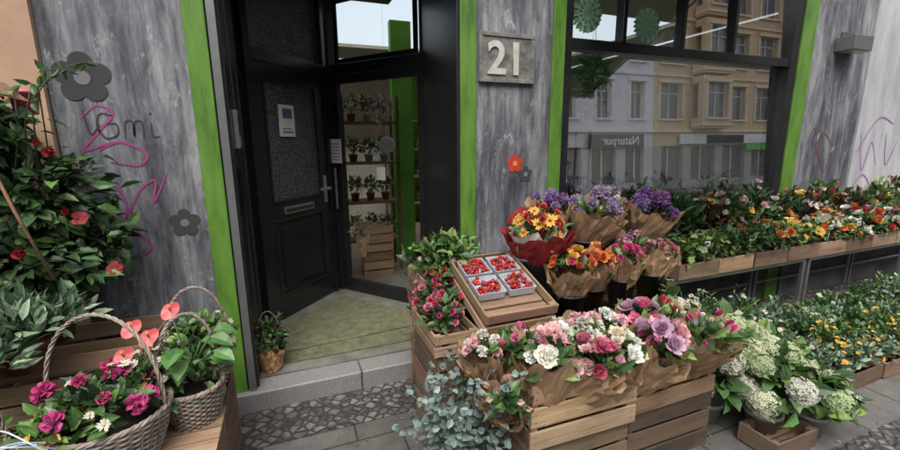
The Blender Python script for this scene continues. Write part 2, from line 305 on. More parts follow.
def basket(name,x,y,z,r,h,hh,col,az=0):
    mb=MB();col=np.array(col);rows=int(h/.0105);th=np.linspace(0,2*math.pi,65)
    for i in range(rows):
        t=i/(rows-1);R=r*(.68+.32*t**.8);k=16;rr=R+.005*np.sin(k*th+math.pi*i);P=np.stack([x+rr*np.cos(th),y+rr*np.sin(th),np.full(65,z+h*t)],1);mb.tube(P,.0055,col*(.6+.6*random.random()),0,5)
    for k in range(32):
        a=2*math.pi*k/32;mb.tube([(x+r*.68*math.cos(a),y+r*.68*math.sin(a),z),(x+r*.9*math.cos(a),y+r*.9*math.sin(a),z+h*.5),(x+r*math.cos(a),y+r*math.sin(a),z+h+.01)],.004,col*.7,0,5)
    for s in range(3):
        rr=r+.006*np.cos(14*th+s*2.1);zz=z+h+.01+.006*np.sin(14*th+s*2.1);mb.tube(np.stack([x+rr*np.cos(th),y+rr*np.sin(th),zz],1),.006,col*(.8+.15*s),0,6)
    mb.rev([(.001,0),(r*.66,0),(r*.66,.01),(r*.9,h*.8),(.001,h*.82)],(x,y,z),(.03,.022,.015),0,18)
    t=np.linspace(0,math.pi,60)
    for s in range(3):
        w=.0045;a=r*np.cos(t)+w*np.cos(t*18+s*2.1)*np.cos(t);zz=z+h+(hh+w*np.cos(t*18+s*2.1))*np.sin(t)**.8;o=w*np.sin(t*18+s*2.1)
        mb.tube(np.stack([x+a*math.cos(az)-o*math.sin(az),y+a*math.sin(az)+o*math.cos(az),zz],1),.0038,col*(.8+.18*s),0,6)
    return mb.build(name,[WOOD])
# ------------------------------------------------------------------ ground
def sheet(name,x0,x1,y0,y1,z,mat):
    mb=MB();mb.add([[x0,y0,z],[x1,y0,z],[x1,y1,z],[x0,y1,z]],[[0,1,2,3]],(.2,.2,.2));return mb.build(name,[mat],rec=False)
SL=slabs();CO=cobbles();ASPH=simple('asphalt',(.035,.035,.037),(.07,.07,.07),30,.85);GRAN=simple('granite',(.09,.09,.095),(.30,.29,.28),150,.6)
sheet('ground',-300,300,-300,300,-.134,simple('ground_soil',(.05,.05,.05),(.1,.1,.09),2))
sheet('road',-150,150,-11,-3,-.126,ASPH)
mb=MB();mb.box((-60,-2.85,-.13),(60,2.75,-.002));mb.build('pavement_base',[SL],rec=False)
sheet('pavement',-60,60,1.08,2.62,.004,SL);sheet('pavement_cobbles',-60,60,-2.85,1.08,.006,CO);sheet('pavement_cobble_strip',-60,60,2.24,2.62,.009,CO)
mb=MB()
for i in range(-30,30): mb.box((i*1.0,-3,-.13),(i*1.0+.99,-2.853,.004))
mb.build('kerb',[GRAN],rec=False)
mb=MB();mb.box((-60,-14,-.13),(60,-11,.0));mb.build('far_pavement',[SL],rec=False)
mb=MB();n=190;P=np.stack([rng.uniform(-.6,4.2,n),rng.uniform(.9,2.55,n),np.full(n,.016)],1);D=rng.normal(size=(n,3));D[:,2]=0
leaves(mb,P,D,np.tile([0,0,1.],(n,1))+rng.normal(size=(n,3))*.15,.022,.01,pick([(.08,.16,.03),(.2,.15,.05),(.5,.3,.3),(.3,.28,.1)],n),.0,True);mb.build('fallen_leaves',PM)
# ------------------------------------------------------------------ shop building
BEI=simple('beige_plaster',(.30,.19,.13),(.43,.29,.2),3,.9);LP=simple('light_plaster',(.26,.27,.29),(.46,.47,.48),2.5,.85,(2,1,.5));DARK=simple('dark_base',(.03,.032,.035),(.13,.135,.14),5,.8)
shop=bpy.data.objects.new('flower_shop_building',None);bpy.context.collection.objects.link(shop)
def part(mb,name,mats,bevel=0):
    o=mb.build(name,mats,rec=False,bevel=bevel);o.parent=shop;return o
mb=MB();T=3.1
mb.box((-1.04,W,0),(-.44,W+.35,T));mb.box((1.22,W,0),(1.81,W+.35,T));mb.box((4.72,W,0),(5.64,W+.35,T));part(mb,'grey_pillars',[WALL])
mb=MB();mb.box((-9,W-.03,-.0),(-1.042,W+.35,T+.0));part(mb,'beige_wall',[BEI])
mb=MB();mb.box((5.642,W-.02,0),(14,W+.35,T));part(mb,'light_wall',[LP])
mb=MB()
for a,b in ((-.438,-.335),(1.105,1.218),(1.812,1.915),(4.53,4.718)): mb.box((a,W-.012,.0),(b,W+.2,T-.002))
part(mb,'green_trim',[GREEN],.003)
mb=MB();mb.box((1.92,W+.02,0),(4.525,W+.25,.80));mb.box((4.722,W-.03,0),(14,W-.021,.72));part(mb,'window_base_and_dark_strip',[DARK])  # long thin box is an added strip that darkens the wall under the bench
mb=MB();mb.box((-9,W-.04,T+.003),(14,W+.5,9.5));part(mb,'upper_wall',[BEI])
mb=MB();K=(.018,.019,.021)
mb.box((1.917,W+.0,.803),(1.985,W+.12,T),K);mb.box((4.43,W,.803),(4.527,W+.12,T),K);mb.box((1.987,W-.03,.80),(4.428,W+.14,.86),K);mb.box((1.987,W+.01,2.30),(4.428,W+.11,2.375),K);mb.box((1.987,W+.005,3.02),(4.428,W+.1,3.098),K)
for xx in (2.47,3.08,3.68): mb.box((xx-.02,W+.015,2.377),(xx+.02,W+.1,3.018),K)
part(mb,'window_frame',[BLACKW],.004)
k=.042
def pane(mb,x0,x1,z0,z1,y):
    mb.add([[x0,y,z0],[x1,y,z0],[x1,y+k*(z1-z0),z1],[x0,y+k*(z1-z0),z1]],[[0,1,2,3]],(1,1,1))
mb=MB();pane(mb,1.985,4.43,.862,2.30,W+.03);pane(mb,3.1,3.66,2.375,3.02,W+.045);pane(mb,3.7,4.43,2.375,3.02,W+.045);part(mb,'window_glass',[GLASS])
mb=MB();pane(mb,1.985,2.45,2.375,3.02,W+.045);pane(mb,2.49,3.06,2.375,3.02,W+.045);part(mb,'upper_window_glass',[GLASSU])
mb=MB()
mb.box((-.334,W+.01,.14),(-.27,3.56,T),K);mb.box((1.10,W+.21,.14),(1.20,3.50,T),K);mb.box((1.085,W+.0,.14),(1.103,W+.2,T),K)
for yy in (2.9,3.25): mb.box((-.272,yy,.14),(-.262,yy+.012,T),(.05,.05,.05))
mb.box((-.34,W+.02,3.02),(1.1,3.0+1.5,T+.1),K)
part(mb,'entrance_reveals',[BLACKW],.003)
mb=MB();mb.box((-.325,W-.022,.14),(-.285,W+.008,T),(.33,.36,.35));mb.box((-.268,W+.12,1.62),(-.245,W+.22,1.84),(.45,.45,.44));mb.box((-.246,W+.135,1.70),(-.242,W+.205,1.81),(.08,.08,.08))
for i in range(4): mb.box((-.246,W+.14,1.635+i*.014),(-.241,W+.2,1.643+i*.014),(.7,.7,.7))
mb.box((-.268,W+.12,1.22),(-.24,W+.2,1.5),(.03,.03,.03));part(mb,'door_rail_and_intercom',[METAL])
def frameM(P0,P1):
    a=math.atan2(P1[1]-P0[1],P1[0]-P0[0]);return np.array(Matrix.Translation((P0[0],P0[1],0))@Matrix.Rotation(a,4,'Z')),math.dist(P0,P1)
A=(-.24,3.55);B=(.40,4.26);C=(.46,4.27);D=(1.13,3.42)
mb=MB();M,Lw=frameM(A,B);bx=lambda lo,hi,col=K,mat=0:mb.box(lo,hi,col,mat,M)
bx((0,-.02,.14),(.06,.1,3.0));bx((Lw-.05,-.02,.14),(Lw,.1,3.0));bx((.062,-.015,2.27),(Lw-.052,.09,2.36))
bx((.062,-.01,2.94),(Lw-.052,.09,3.01))
l0,l1=.065,Lw-.055
bx((l0,0,.15),(l0+.11,.05,2.265));bx((l1-.11,0,.15),(l1,.05,2.265));bx((l0+.112,0.001,.15),(l1-.112,.049,.36));bx((l0+.112,0.001,1.0),(l1-.112,.049,1.17));bx((l0+.112,.001,2.13),(l1-.112,.049,2.264))
bx((l0+.112,.014,.362),(l1-.112,.04,.998),(.02,.021,.022));bx((l0+.17,-.002,.42),(l1-.17,.02,.94),(.016,.016,.017))
bx((l0+.112,.015,1.172),(l1-.112,.03,2.128),K,1);bx((.075,.015,2.37),(Lw-.07,.03,2.93),K,1)
for q in ((l0+.10,l0+.118),(l1-.118,l1-.10)): bx((q[0],-.008,1.16),(q[1],.0,2.14));bx((q[0],-.008,.35),(q[1],.0,1.01))
bx((l0+.119,-.008,1.155),(l1-.119,0,1.172));bx((l0+.119,-.008,2.125),(l1-.119,0,2.14));bx((l0+.119,-.008,.35),(l1-.119,0,.365));bx((l0+.119,-.008,.995),(l1-.119,0,1.01))
bx((l0+.22,-.01,1.05),(l1-.24,-.001,1.11),(.5,.48,.4),2);bx((l0+.235,-.013,1.063),(l1-.255,-.011,1.095),(.12,.12,.1),2)
bx((l1-.075,-.012,1.08),(l1-.035,-.001,1.34),(.6,.6,.58),2);bx((l1-.065,-.06,1.21),(l1-.045,-.012,1.23),(.6,.6,.6),2);bx((l1-.19,-.07,1.208),(l1-.045,-.055,1.232),(.6,.6,.6),2)
bx((l0+.26,-.004,1.70),(l0+.43,.0135,1.96),(.75,.75,.73),3);bx((l0+.29,-.006,1.85),(l0+.40,-.0045,1.93),(.1,.12,.25),3);bx((l0+.28,-.006,1.73),(l0+.41,-.0045,1.745),(.15,.15,.15),3);bx((l0+.28,-.006,1.76),(l0+.39,-.0045,1.77),(.2,.2,.2),3)
part(mb,'panelled_door',[BLACKW,FROST,METAL,PLASTER],.003)
mb=MB();M,Lr=frameM(C,D)
bx((-.05,-.02,.14),(.0,.1,3.0));bx((Lr-.035,-.02,.14),(Lr,.1,3.0));bx((.002,-.015,2.27),(Lr-.037,.09,2.36));bx((.002,-.01,2.94),(Lr-.037,.09,3.01))
bx((.004,0,.15),(.065,.05,2.265));bx((Lr-.095,0,.15),(Lr-.039,.05,2.265));bx((.067,.001,.15),(Lr-.097,.049,.27));bx((.067,.001,2.19),(Lr-.097,.049,2.264))
bx((.05,.01,2.37),(Lr-.09,.03,2.41));bx((.05,.01,2.89),(Lr-.09,.03,2.93));bx((.05,.01,2.41),(.09,.03,2.89));bx((Lr-.13,.01,2.41),(Lr-.09,.03,2.89))
def gq(x0,x1,z0,z1,y,m): V=np.array([[x0,y,z0],[x1,y,z0],[x1,y,z1],[x0,y,z1]],float)@M[:3,:3].T+M[:3,3];mb.add(V,[[0,1,2,3]],K,m)
gq(.09,Lr-.13,2.41,2.89,.02,1);gq(.067,Lr-.097,.272,2.188,.023,1)
bx((-.045,-.026,1.45),(.10,-.021,1.68),(.7,.7,.68),2)
for i in range(6): bx((-.03,-.0285,1.48+i*.03),(.085,-.0265,1.487+i*.03),(.15,.15,.15),2)
bx((.50,.012,1.30),(.60,.018,1.42),(.6,.6,.56),2)
bx((.012,-.05,1.0),(.03,-.035,1.4),(.5,.5,.5),3)
part(mb,'glass_door',[BLACKW,GLASSD,PLASTER,METAL],.003)
mb=MB();MAT_=simple('door_mat_floor',(.065,.065,.036),(.16,.16,.09),18,.95,b_=.8)
mb.box((-.33,W+.125,.0),(1.19,4.6,.14));part(mb,'vestibule_floor',[simple('screed',(.08,.08,.065),(.19,.185,.16),6,.85)])
mb=MB();mb.add([[-.19,W+.24,.146],[1.0,W+.24,.146],[1.03,3.3,.146],[.42,4.08,.146],[-.14,3.5,.146]],[[0,1,2,3,4]],(.2,.2,.2));part(mb,'entrance_mat',[MAT_])
mb=MB()
for (p,q) in (((-.16,3.04),(.98,3.13)),): mb.tube([(p[0],p[1],.147),(q[0],q[1],.147)],.004,(.04,.04,.025),0,4)
part(mb,'mat_seams',[PLAS])
mb=MB();mb.box((-.44,W-.05,-.01),(.36,W+.12,.135));mb.box((.366,W-.05,-.01),(1.15,W+.12,.135));part(mb,'entrance_step',[GRAN],.008)
RW=simple('room_wall',(.45,.43,.36),(.62,.6,.52),2,.9);RF=simple('room_floor',(.14,.10,.07),(.24,.18,.13),4,.6)
mb=MB();mb.box((-.55,W+.36,0),(-.45,8.2,T));mb.box((5.6,W+.36,0),(5.7,8.2,T));mb.box((-.45,8.1,0),(5.6,8.2,T));
mb.box((-.55,W+.51,T+.05),(5.7,4.4,T+.1));mb.box((-.55,7.2,T+.05),(5.7,8.2,T+.1));mb.box((-.55,4.4,T+.05),(-.2,7.2,T+.1));mb.box((5.0,4.4,T+.05),(5.7,7.2,T+.1))  # ceiling panels leave an added, unseen opening that lets daylight into the room
part(mb,'shop_room_walls',[RW])
mb=MB();mb.box((-.45,4.62,.05),(5.6,8.1,.13));mb.box((1.21,W+.36,.05),(5.6,4.619,.13));part(mb,'shop_floor',[RF])
mb=MB();mb.box((1.30,5.3,.14),(1.56,5.4,3.1));mb.box((2.3,8.0,.14),(3.4,8.09,3.1));mb.box((.1,8.0,.14),(.9,8.09,3.1));part(mb,'green_post',[simple('bright_green_paint',(.10,.32,.03),(.17,.45,.06),3,.5)])
# ------------------------------------------------------------------ wall decorations
def decal_flower(x,z,r,col,cc,y=W-.003,n=5):
    mb=MB();
    for k in range(n):
        a=2*math.pi*k/n+.3;cx=x+.58*r*math.cos(a);cz=z+.58*r*math.sin(a);V=[[cx+.4*r*math.cos(b),y-k*.0004,cz+.4*r*math.sin(b)] for b in np.linspace(0,2*math.pi,18,endpoint=False)]
        mb.add(V,[list(range(18))],col)
    V=[[x+.27*r*math.cos(b),y-.0035,z+.27*r*math.sin(b)] for b in np.linspace(0,2*math.pi,18,endpoint=False)];mb.add(V,[list(range(18))],cc)
    mb.build('flower_wall_decal',[PLASTER],rec=False)
decal_flower(-.895,1.97,.125,(.035,.037,.042),(.16,.16,.18));decal_flower(-.55,1.22,.08,(.035,.037,.042),(.14,.14,.14));decal_flower(1.53,1.49,.07,(.42,.04,.015),(.75,.2,.08));decal_flower(1.62,1.41,.06,(.045,.045,.05),(.2,.2,.2))
def graffiti(strokes,col,w=.008,y=W-.002,name='graffiti'):
    mb=MB();q=0
    for s in strokes:
        s=np.array(s,float);n=len(s);P=[]
        for i in range(n-1):
            p0,p1,p2,p3=s[max(i-1,0)],s[i],s[i+1],s[min(i+2,n-1)]
            for t in np.linspace(0,1,8,endpoint=False): P.append(.5*(2*p1+(p2-p0)*t+(2*p0-5*p1+4*p2-p3)*t*t+(3*p1-p0-3*p2+p3)*t**3))
        P.append(s[-1]);P=np.array(P);T=np.gradient(P,axis=0);T/=np.linalg.norm(T,axis=1)[:,None]+1e-9;Nn=np.stack([-T[:,1],T[:,0]],1);m=len(P);ww=w*(.6+.5*np.sin(np.linspace(0,3.1,m)))[:,None]
        a=P+Nn*ww*.5;b=P-Nn*ww*.5;q+=.0003
        V=[[p[0],y-q,p[1]] for p in a]+[[p[0],y-q,p[1]] for p in b];mb.add(V,[[i,i+1,m+i+1,m+i] for i in range(m-1)],col)
    return mb.build(name,[PLASTER],rec=False)
PK=(.30,.05,.19)
graffiti([[(-.93,1.78),(-.86,1.84),(-.80,1.80),(-.88,1.70),(-.94,1.62),(-.80,1.66),(-.70,1.62)],[(-.88,1.62),(-.78,1.66),(-.68,1.60),(-.72,1.54),(-.84,1.56)],[(-.98,1.36),(-.92,1.46),(-.84,1.44),(-.80,1.34),(-.82,1.24),(-.74,1.40),(-.66,1.46),(-.68,1.34),(-.60,1.50)],[(-.9,1.12),(-.8,1.2),(-.72,1.1),(-.8,1.05),(-.9,1.06)],[(-.86,1.34),(-.84,1.18)]],PK,.011)
graffiti([[(-.80,1.79),(-.85,1.80),(-.87,1.74),(-.84,1.68),(-.79,1.70),(-.79,1.75),(-.83,1.75)],[(-.76,1.68),(-.75,1.76),(-.72,1.76),(-.72,1.69),(-.71,1.76),(-.68,1.76),(-.68,1.68)],[(-.64,1.76),(-.64,1.69),(-.61,1.69)],[(-.64,1.80),(-.635,1.81)],[(-.92,1.82),(-.9,1.7),(-.86,1.75)]],(.04,.03,.04),.008)
graffiti([[(4.85,1.55),(4.95,1.75),(5.05,1.5),(5.1,1.7),(5.25,1.6)],[(4.9,1.35),(5.05,1.5),(5.2,1.3),(5.3,1.5)]],(.13,.04,.05),.012)
graffiti([[(5.72,1.7),(5.85,1.3),(5.95,1.6),(6.1,1.35)],[(5.75,1.15),(5.9,1.25),(6.1,1.1)],[(6.2,1.7),(6.3,1.35),(6.45,1.6)],[(5.7,1.5),(6.0,1.85),(6.3,1.8)]],(.3,.13,.36),.016,y=W-.022)
graffiti([[(2.6+i*.22,.62),(2.6+i*.22,.42),(2.7+i*.22,.5),(2.6+i*.22,.54),(2.72+i*.22,.62)] for i in range(6)],(.35,.36,.38),.018,y=W+.018)
mb=MB();mb.box((1.235,W-.022,2.04),(1.65,W-.002,2.35),(.2,.2,.2));
for lo,hi in (((1.235,2.04),(1.65,2.06)),((1.235,2.33),(1.65,2.35))): mb.box((lo[0]-.003,W-.03,lo[1]-.003),(hi[0]+.003,W-.0225,hi[1]+.003),(.34,.33,.31))
for lo,hi in (((1.235,2.064),(1.255,2.326)),((1.63,2.064),(1.65,2.326))): mb.box((lo[0]-.003,W-.03,lo[1]),(hi[0]+.003,W-.0225,hi[1]),(.34,.33,.31))
plq=mb.build('house_number_plaque',[simple('plaque_stone',(.055,.055,.055),(.22,.21,.195),14,.7)],rec=False,bevel=.002)
tx=bpy.data.curves.new('number','FONT');tx.body='21';tx.size=.29;tx.extrude=.004;tx.offset=.006;to=bpy.data.objects.new('numerals',tx);bpy.context.collection.objects.link(to);to.location=(1.29,W-.027,2.095);to.rotation_euler=(math.pi/2,0,0);to.parent=plq
tx.materials.append(simple('numeral_paint',(.33,.32,.29),(.55,.53,.48),18,.7))
mb=MB();mb.box((5.05,W-.16,2.47),(5.35,W-.002,2.6),(.3,.3,.29));mb.box((5.07,W-.15,2.462),(5.33,W-.02,2.4695),(.7,.7,.65));mb.box((5.12,W-.02,2.601),(5.28,W-.002,2.66),(.2,.2,.2));mb.build('wall_lamp',[METAL],bevel=.004)
# awning
mb=MB();n=16
AW=attrmat('awning_fabric',.8,.08,.25,6)
YF=1.12;ZF=2.40;AX=3.62
for i in range(n):
    x0=1.95+i*(AX-1.95)/n;x1=x0+(AX-1.95)/n
    mb.add([[x0,W-.05,3.06],[x1,W-.05,3.06],[x1,YF,ZF],[x0,YF,ZF]],[[0,1,2,3]],(.02,.07,.035));mb.add([[x0,YF,ZF],[x1,YF,ZF],[x1,YF,ZF-.10],[(x0+x1)/2,YF,ZF-.12],[x0,YF,ZF-.10]],[[0,1,2,3,4]],(.02,.08,.035))
mb.tube([(1.95,YF+.01,ZF-.01),(AX,YF+.01,ZF-.01)],.018,(.3,.3,.3),1,8);mb.tube([(AX-.02,W-.05,3.0),(AX-.02,YF+.01,ZF-.02)],.012,(.3,.3,.3),1,6);mb.tube([(1.97,W-.05,3.0),(1.97,YF+.01,ZF-.02)],.012,(.3,.3,.3),1,6)
mb.build('shop_awning',[AW,METAL])
# ------------------------------------------------------------------ opposite buildings
FG=simple('far_glass',(.05,.055,.06),(.16,.18,.2),.9,.1,b_=0)
def facade(name,x0,x1,bays,col,trim,gf=3.6,sh=3.3,ns=3,wr=.5,yf=-14,shopcol=(.1,.1,.1),signs=(),oriel=()):
    mb=MB();bw=(x1-x0)/bays;H=gf+ns*sh;mb.box((x0,yf-8,-.13),(x1,yf-.35,H+.3),col)
    mb.box((x0,yf-.34,gf-.95),(x1,yf,gf),col);mb.box((x0,yf,gf-.12),(x1,yf+.18,gf+.05),trim)
    for i in range(bays+1):
        w=.35;cx=min(max(x0+i*bw,x0+w),x1-w);mb.box((cx-w,yf-.34,-.12),(cx+w,yf+.03,gf-.96),shopcol)
    for i in range(bays):
        a=x0+i*bw;mb.box((a+.3,yf-.3,.5),(a+bw-.3,yf-.25,gf-.96),(.05,.06,.065),1);mb.box((a+.3,yf-.33,-.12),(a+bw-.3,yf-.2,.5),shopcol);mb.box((a+bw/2-.04,yf-.24,.5),(a+bw/2+.04,yf-.18,gf-.96),trim)
    for s in range(ns):
        z=gf+s*sh;zs=z+.7;zt=z+sh-.5
        mb.box((x0,yf-.34,z+.051),(x1,yf,zs),col);mb.box((x0,yf-.34,zt),(x1,yf,z+sh),col);mb.box((x0,yf+.001,z+sh-.1),(x1,yf+.12,z+sh+.03),trim)
        for i in range(bays):
            a=x0+i*bw;w=bw*wr/2;c=a+bw/2;q_=.9 if i in oriel else 0;Y=yf+q_
            if q_:
                mb.box((a+.15,yf+.121,z+.06),(a+bw-.15,Y,zs),col);mb.box((a+.15,yf+.121,zt),(a+bw-.15,Y,z+sh-.11),col);mb.box((a+.1,yf+.122,z+.2),(a+bw-.1,Y+.1,z+.32),trim);mb.box((a+.15,Y-.34,zs+.001),(c-w,Y,zt-.001),col);mb.box((c+w,Y-.34,zs+.001),(a+bw-.15,Y,zt-.001),col)
            mb.box((a,yf-.34,zs+.001),(c-w,yf,zt-.001),col);mb.box((c+w,yf-.34,zs+.001),(a+bw,yf,zt-.001),col)
            mb.box((c-w,Y-.28,zs),(c+w,Y-.25,zt),(.06,.07,.08),1)
            for q in (-w+.04,0,w-.04): mb.box((c+q-.04,Y-.24,zs),(c+q+.04,Y-.2,zt),(.6,.6,.56))
            mb.box((c-w,Y-.245,zt-.6),(c+w,Y-.2,zt-.53),(.6,.6,.56))
            mb.box((c-w-.15,Y+.002,zs-.12),(c+w+.15,Y+.15,zs-.01),trim);mb.box((c-w-.2,Y+.002,zt+.02),(c+w+.2,Y+.14,zt+.18),trim)
            for q in (-1,1): mb.box((c+q*(w+.1)-.07,Y+.002,zs),(c+q*(w+.1)+.07,Y+.07,zt),trim)
    for (a,b_,za,zb,cc) in signs: mb.box((a,yf+.19,za),(b_,yf+.3,zb),cc)
    mb.add([[x0,yf+.3,H+.3],[x1,yf+.3,H+.3],[x1,yf-4,H+3.5],[x0,yf-4,H+3.5]],[[0,1,2,3]],(.12,.06,.045))
    return mb.build(name,[PLASTER,FG],rec=False)
facade('sandstone_building',20.8,38,6,(.66,.48,.30),(.80,.62,.42),wr=.62,shopcol=(.4,.39,.35),oriel=(1,4),signs=((22.8,31.5,2.75,3.35,(.8,.8,.77)),(25,28.5,2.76,3.3,(.1,.5,.12)),(28.8,31.2,2.3,2.7,(.1,.45,.1))))
wb=facade('white_townhouse',6,20.79,6,(.75,.75,.80),(.8,.8,.8),wr=.42,shopcol=(.6,.6,.63),signs=((15.8,19.8,2.6,3.35,(.05,.06,.07)),))
facade('plaster_townhouse',-16,5.99,8,(.45,.42,.36),(.5,.48,.44));facade('brick_townhouse',38.01,60,9,(.3,.17,.11),(.4,.35,.28))
tx=bpy.data.curves.new('signtext','FONT');tx.body='Naturpur';tx.size=.7;tx.extrude=.02;to=bpy.data.objects.new('sign_letters',tx);bpy.context.collection.objects.link(to);to.location=(19.4,-13.66,2.76);to.rotation_euler=(math.pi/2,0,math.pi);to.parent=wb
m2,nt,b,o=newmat('letters');b.inputs['Base Color'].default_value=(.8,.8,.8,1);tx.materials.append(m2)
# ------------------------------------------------------------------ centre crates
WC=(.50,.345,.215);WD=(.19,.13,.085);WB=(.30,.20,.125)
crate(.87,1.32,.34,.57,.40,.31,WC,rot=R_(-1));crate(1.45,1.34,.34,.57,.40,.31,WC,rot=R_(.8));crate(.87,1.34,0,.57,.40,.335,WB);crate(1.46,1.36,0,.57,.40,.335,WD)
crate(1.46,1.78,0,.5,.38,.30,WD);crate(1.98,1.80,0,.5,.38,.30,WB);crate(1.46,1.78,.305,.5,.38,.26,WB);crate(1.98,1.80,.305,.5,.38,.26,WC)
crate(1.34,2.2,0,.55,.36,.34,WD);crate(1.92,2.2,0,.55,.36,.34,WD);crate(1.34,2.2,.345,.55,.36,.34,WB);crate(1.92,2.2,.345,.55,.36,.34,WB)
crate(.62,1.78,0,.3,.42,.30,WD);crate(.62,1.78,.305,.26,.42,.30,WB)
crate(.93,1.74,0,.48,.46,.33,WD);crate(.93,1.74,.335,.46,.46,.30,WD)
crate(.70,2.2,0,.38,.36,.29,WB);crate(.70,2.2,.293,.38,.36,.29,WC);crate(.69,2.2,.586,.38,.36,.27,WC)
Mt=Matrix.Rotation(R_(18),4,'X')
crate(.84,1.72,.70,.42,.54,.12,WC,M=Mt,ns=2)
Mt4=Matrix.Translation((.84,1.72,.70))@Mt;Mn=np.array(Mt4)
for i in range(2):
    for j in range(2):
        mb=MB();cx=.115+i*.185;cy=.24+j*.175;w,d,h=.08,.075,.05;z0=.075
        o_=[[cx-w,cy-d],[cx+w,cy-d],[cx+w,cy+d],[cx-w,cy+d]];V=[[a*.9+cx*.1,b*.9+cy*.1,z0] for a,b in o_]+[[a,b,z0+h] for a,b in o_]+[[a*.97+cx*.03,b*.97+cy*.03,z0+h] for a,b in o_]+[[a*.88+cx*.12,b*.88+cy*.12,z0+.005] for a,b in o_]
        F=[[0,3,2,1]]+[[k,(k+1)%4,4+(k+1)%4,4+k] for k in range(4)]+[[4+k,4+(k+1)%4,8+(k+1)%4,8+k] for k in range(4)]+[[8+k,8+(k+1)%4,12+(k+1)%4,12+k] for k in range(4)]+[[12,13,14,15]]
        V=np.array(V)@Mn[:3,:3].T+Mn[:3,3];mb.add(V,F,(.55,.6,.66),3)
        for k in range(52):
            p=np.array([cx+(random.random()-.5)*2*w*.82,cy+(random.random()-.5)*2*d*.8,z0+.03+random.random()*.032]);p=p@Mn[:3,:3].T+Mn[:3,3]
            bloom(mb,'berry',p,rng.normal(size=3),.0115,pick([(.33,.006,.008),(.42,.012,.01),(.22,.004,.006)],1)[0],mat=5)
            if random.random()<.3: leaves(mb,[p+[0,0,.010]]*3,rng.normal(size=(3,3))*[1,1,.3],np.tile([0,0,1.],(3,1)),.013,.005,pick(GY,3),small=True)
        mb.build('strawberry_punnet',PM)
mb=MB()
for i in range(5): mb.box((.015,.02+i*.098,.055),(.405,.02+i*.098+.085,.065),np.array(WB)*(.8+.4*random.random()),4,Mn)
mb.build('crate_false_floor',PM)
fb=[(.98,1.42,'peony',[WHT,PALE]),(1.14,1.45,'rose',[PINK,(.6,.1,.2),PALE]),(1.31,1.41,'peony',[WHT,CREAM]),(.94,1.58,'tulip',[PALE,PINK]),(1.11,1.62,'peony',[PALE,WHT]),(1.29,1.62,'carn',[PALE,WHT]),
    (1.53,1.44,'rose',[PALE,(.65,.42,.6)]),(1.70,1.44,'peony',[PALE,PINK]),(1.89,1.45,'tulip',[MAG,WHT]),(1.48,1.62,'carn',[PALE,WHT]),(1.67,1.64,'rose',[(.6,.35,.5),PINK]),(1.87,1.64,'tulip',[(.6,.05,.04),WHT])]
for i,(x,y,k_,c_) in enumerate(fb):
    bouquet('flower_bouquet',x,y,.37+.03*random.random(),.122+.02*random.random(),.31+.05*random.random(),k_,c_,9+i%3,.042 if k_!='tulip' else .027,R_(random.uniform(6,24)),R_(random.uniform(-18,18)),g=G1+GY,nl=60,L=.075,lift=1.02,extra=('carn',3,[MAG,PINK],.022) if i%3==0 else None)
bouquet('flower_bouquet',.86,1.42,.42,.10,.26,'tulip',[PALE,(.6,.4,.3)],8,.022,R_(24),R_(-28),nl=40,lift=1.02)
bouquet('flower_bouquet',.84,1.60,.50,.10,.24,'carn',[PALE,(.6,.4,.3),WHT],8,.028,R_(10),R_(-24),nl=40,lift=1.02)
bouquet('flower_bouquet',1.50,1.93,.60,.135,.27,'rose',[ORG,(.75,.12,.02),YEL],17,.035,R_(10),R_(-6),bucket=(.02,.02,.022),bh=.16,extra=('rose',4,[MAG],.028),lift=1.02)
bouquet('flower_bouquet',1.68,1.96,.60,.12,.27,'rose',[ORG,(.8,.3,.1)],13,.035,R_(10),0,bucket=(.02,.02,.022),bh=.16,lift=1.02)
bouquet('flower_bouquet',1.93,1.96,.58,.11,.27,'carn',[MAG,(.5,.08,.35)],9,.032,R_(8),0,bucket=(.02,.02,.022),bh=.2,g=GY)
bouquet('flower_bouquet',2.20,1.98,.58,.12,.27,'rose',[(.6,.15,.2),PALE],12,.030,R_(8),R_(5),bucket=(.02,.02,.022),bh=.2)
bouquet('sunflower_bouquet',1.40,2.16,.72,.185,.32,'daisy',[YEL,(.85,.4,.01)],22,.036,R_(16),R_(-5),bucket=(.16,.2,.25),bh=.22,kcol=(.40,.04,.04),white=True,cen=(.25,.06,.01),extra=('rose',20,[RED,(.6,.02,.03)],.024),lift=1.0)
bouquet('flower_bouquet',1.64,2.38,.76,.14,.34,'pom',[PUR,LAV],6,.046,R_(8),0,bucket=(.02,.02,.022),bh=.25,lift=1.02)
bouquet('allium_bouquet',1.88,2.26,.76,.17,.33,'pom',[LAV,(.42,.3,.5),(.5,.35,.45)],9,.055,R_(14),0,bucket=(.02,.02,.022),bh=.22,lift=1.02,g=GY)
bouquet('flower_bouquet',2.12,2.38,.76,.14,.33,'carn',[(.5,.3,.5),PALE,WHT],9,.034,R_(8),0,bucket=(.02,.02,.022),bh=.25,lift=1.02)
bouquet('allium_bouquet',2.36,2.24,.74,.16,.33,'pom',[LAV,PUR],9,.052,R_(12),R_(5),bucket=(.02,.02,.022),bh=.22,lift=1.02)
bouquet('flower_bouquet',2.12,2.14,.66,.13,.32,'carn',[(.45,.2,.4),PALE],10,.032,R_(12),R_(-3))
crate(.60,1.76,.61,.24,.42,.11,WC,ns=2)
for x,y in ((.68,1.86),(.76,2.02),(.68,2.1)): plant('pink_potted_flowers',x,y,.63,.09,.13,'rose',[MAG,PINK,(.7,.04,.1)],13,.022,g=G1,L=.05,Wd=.025,nl=110)
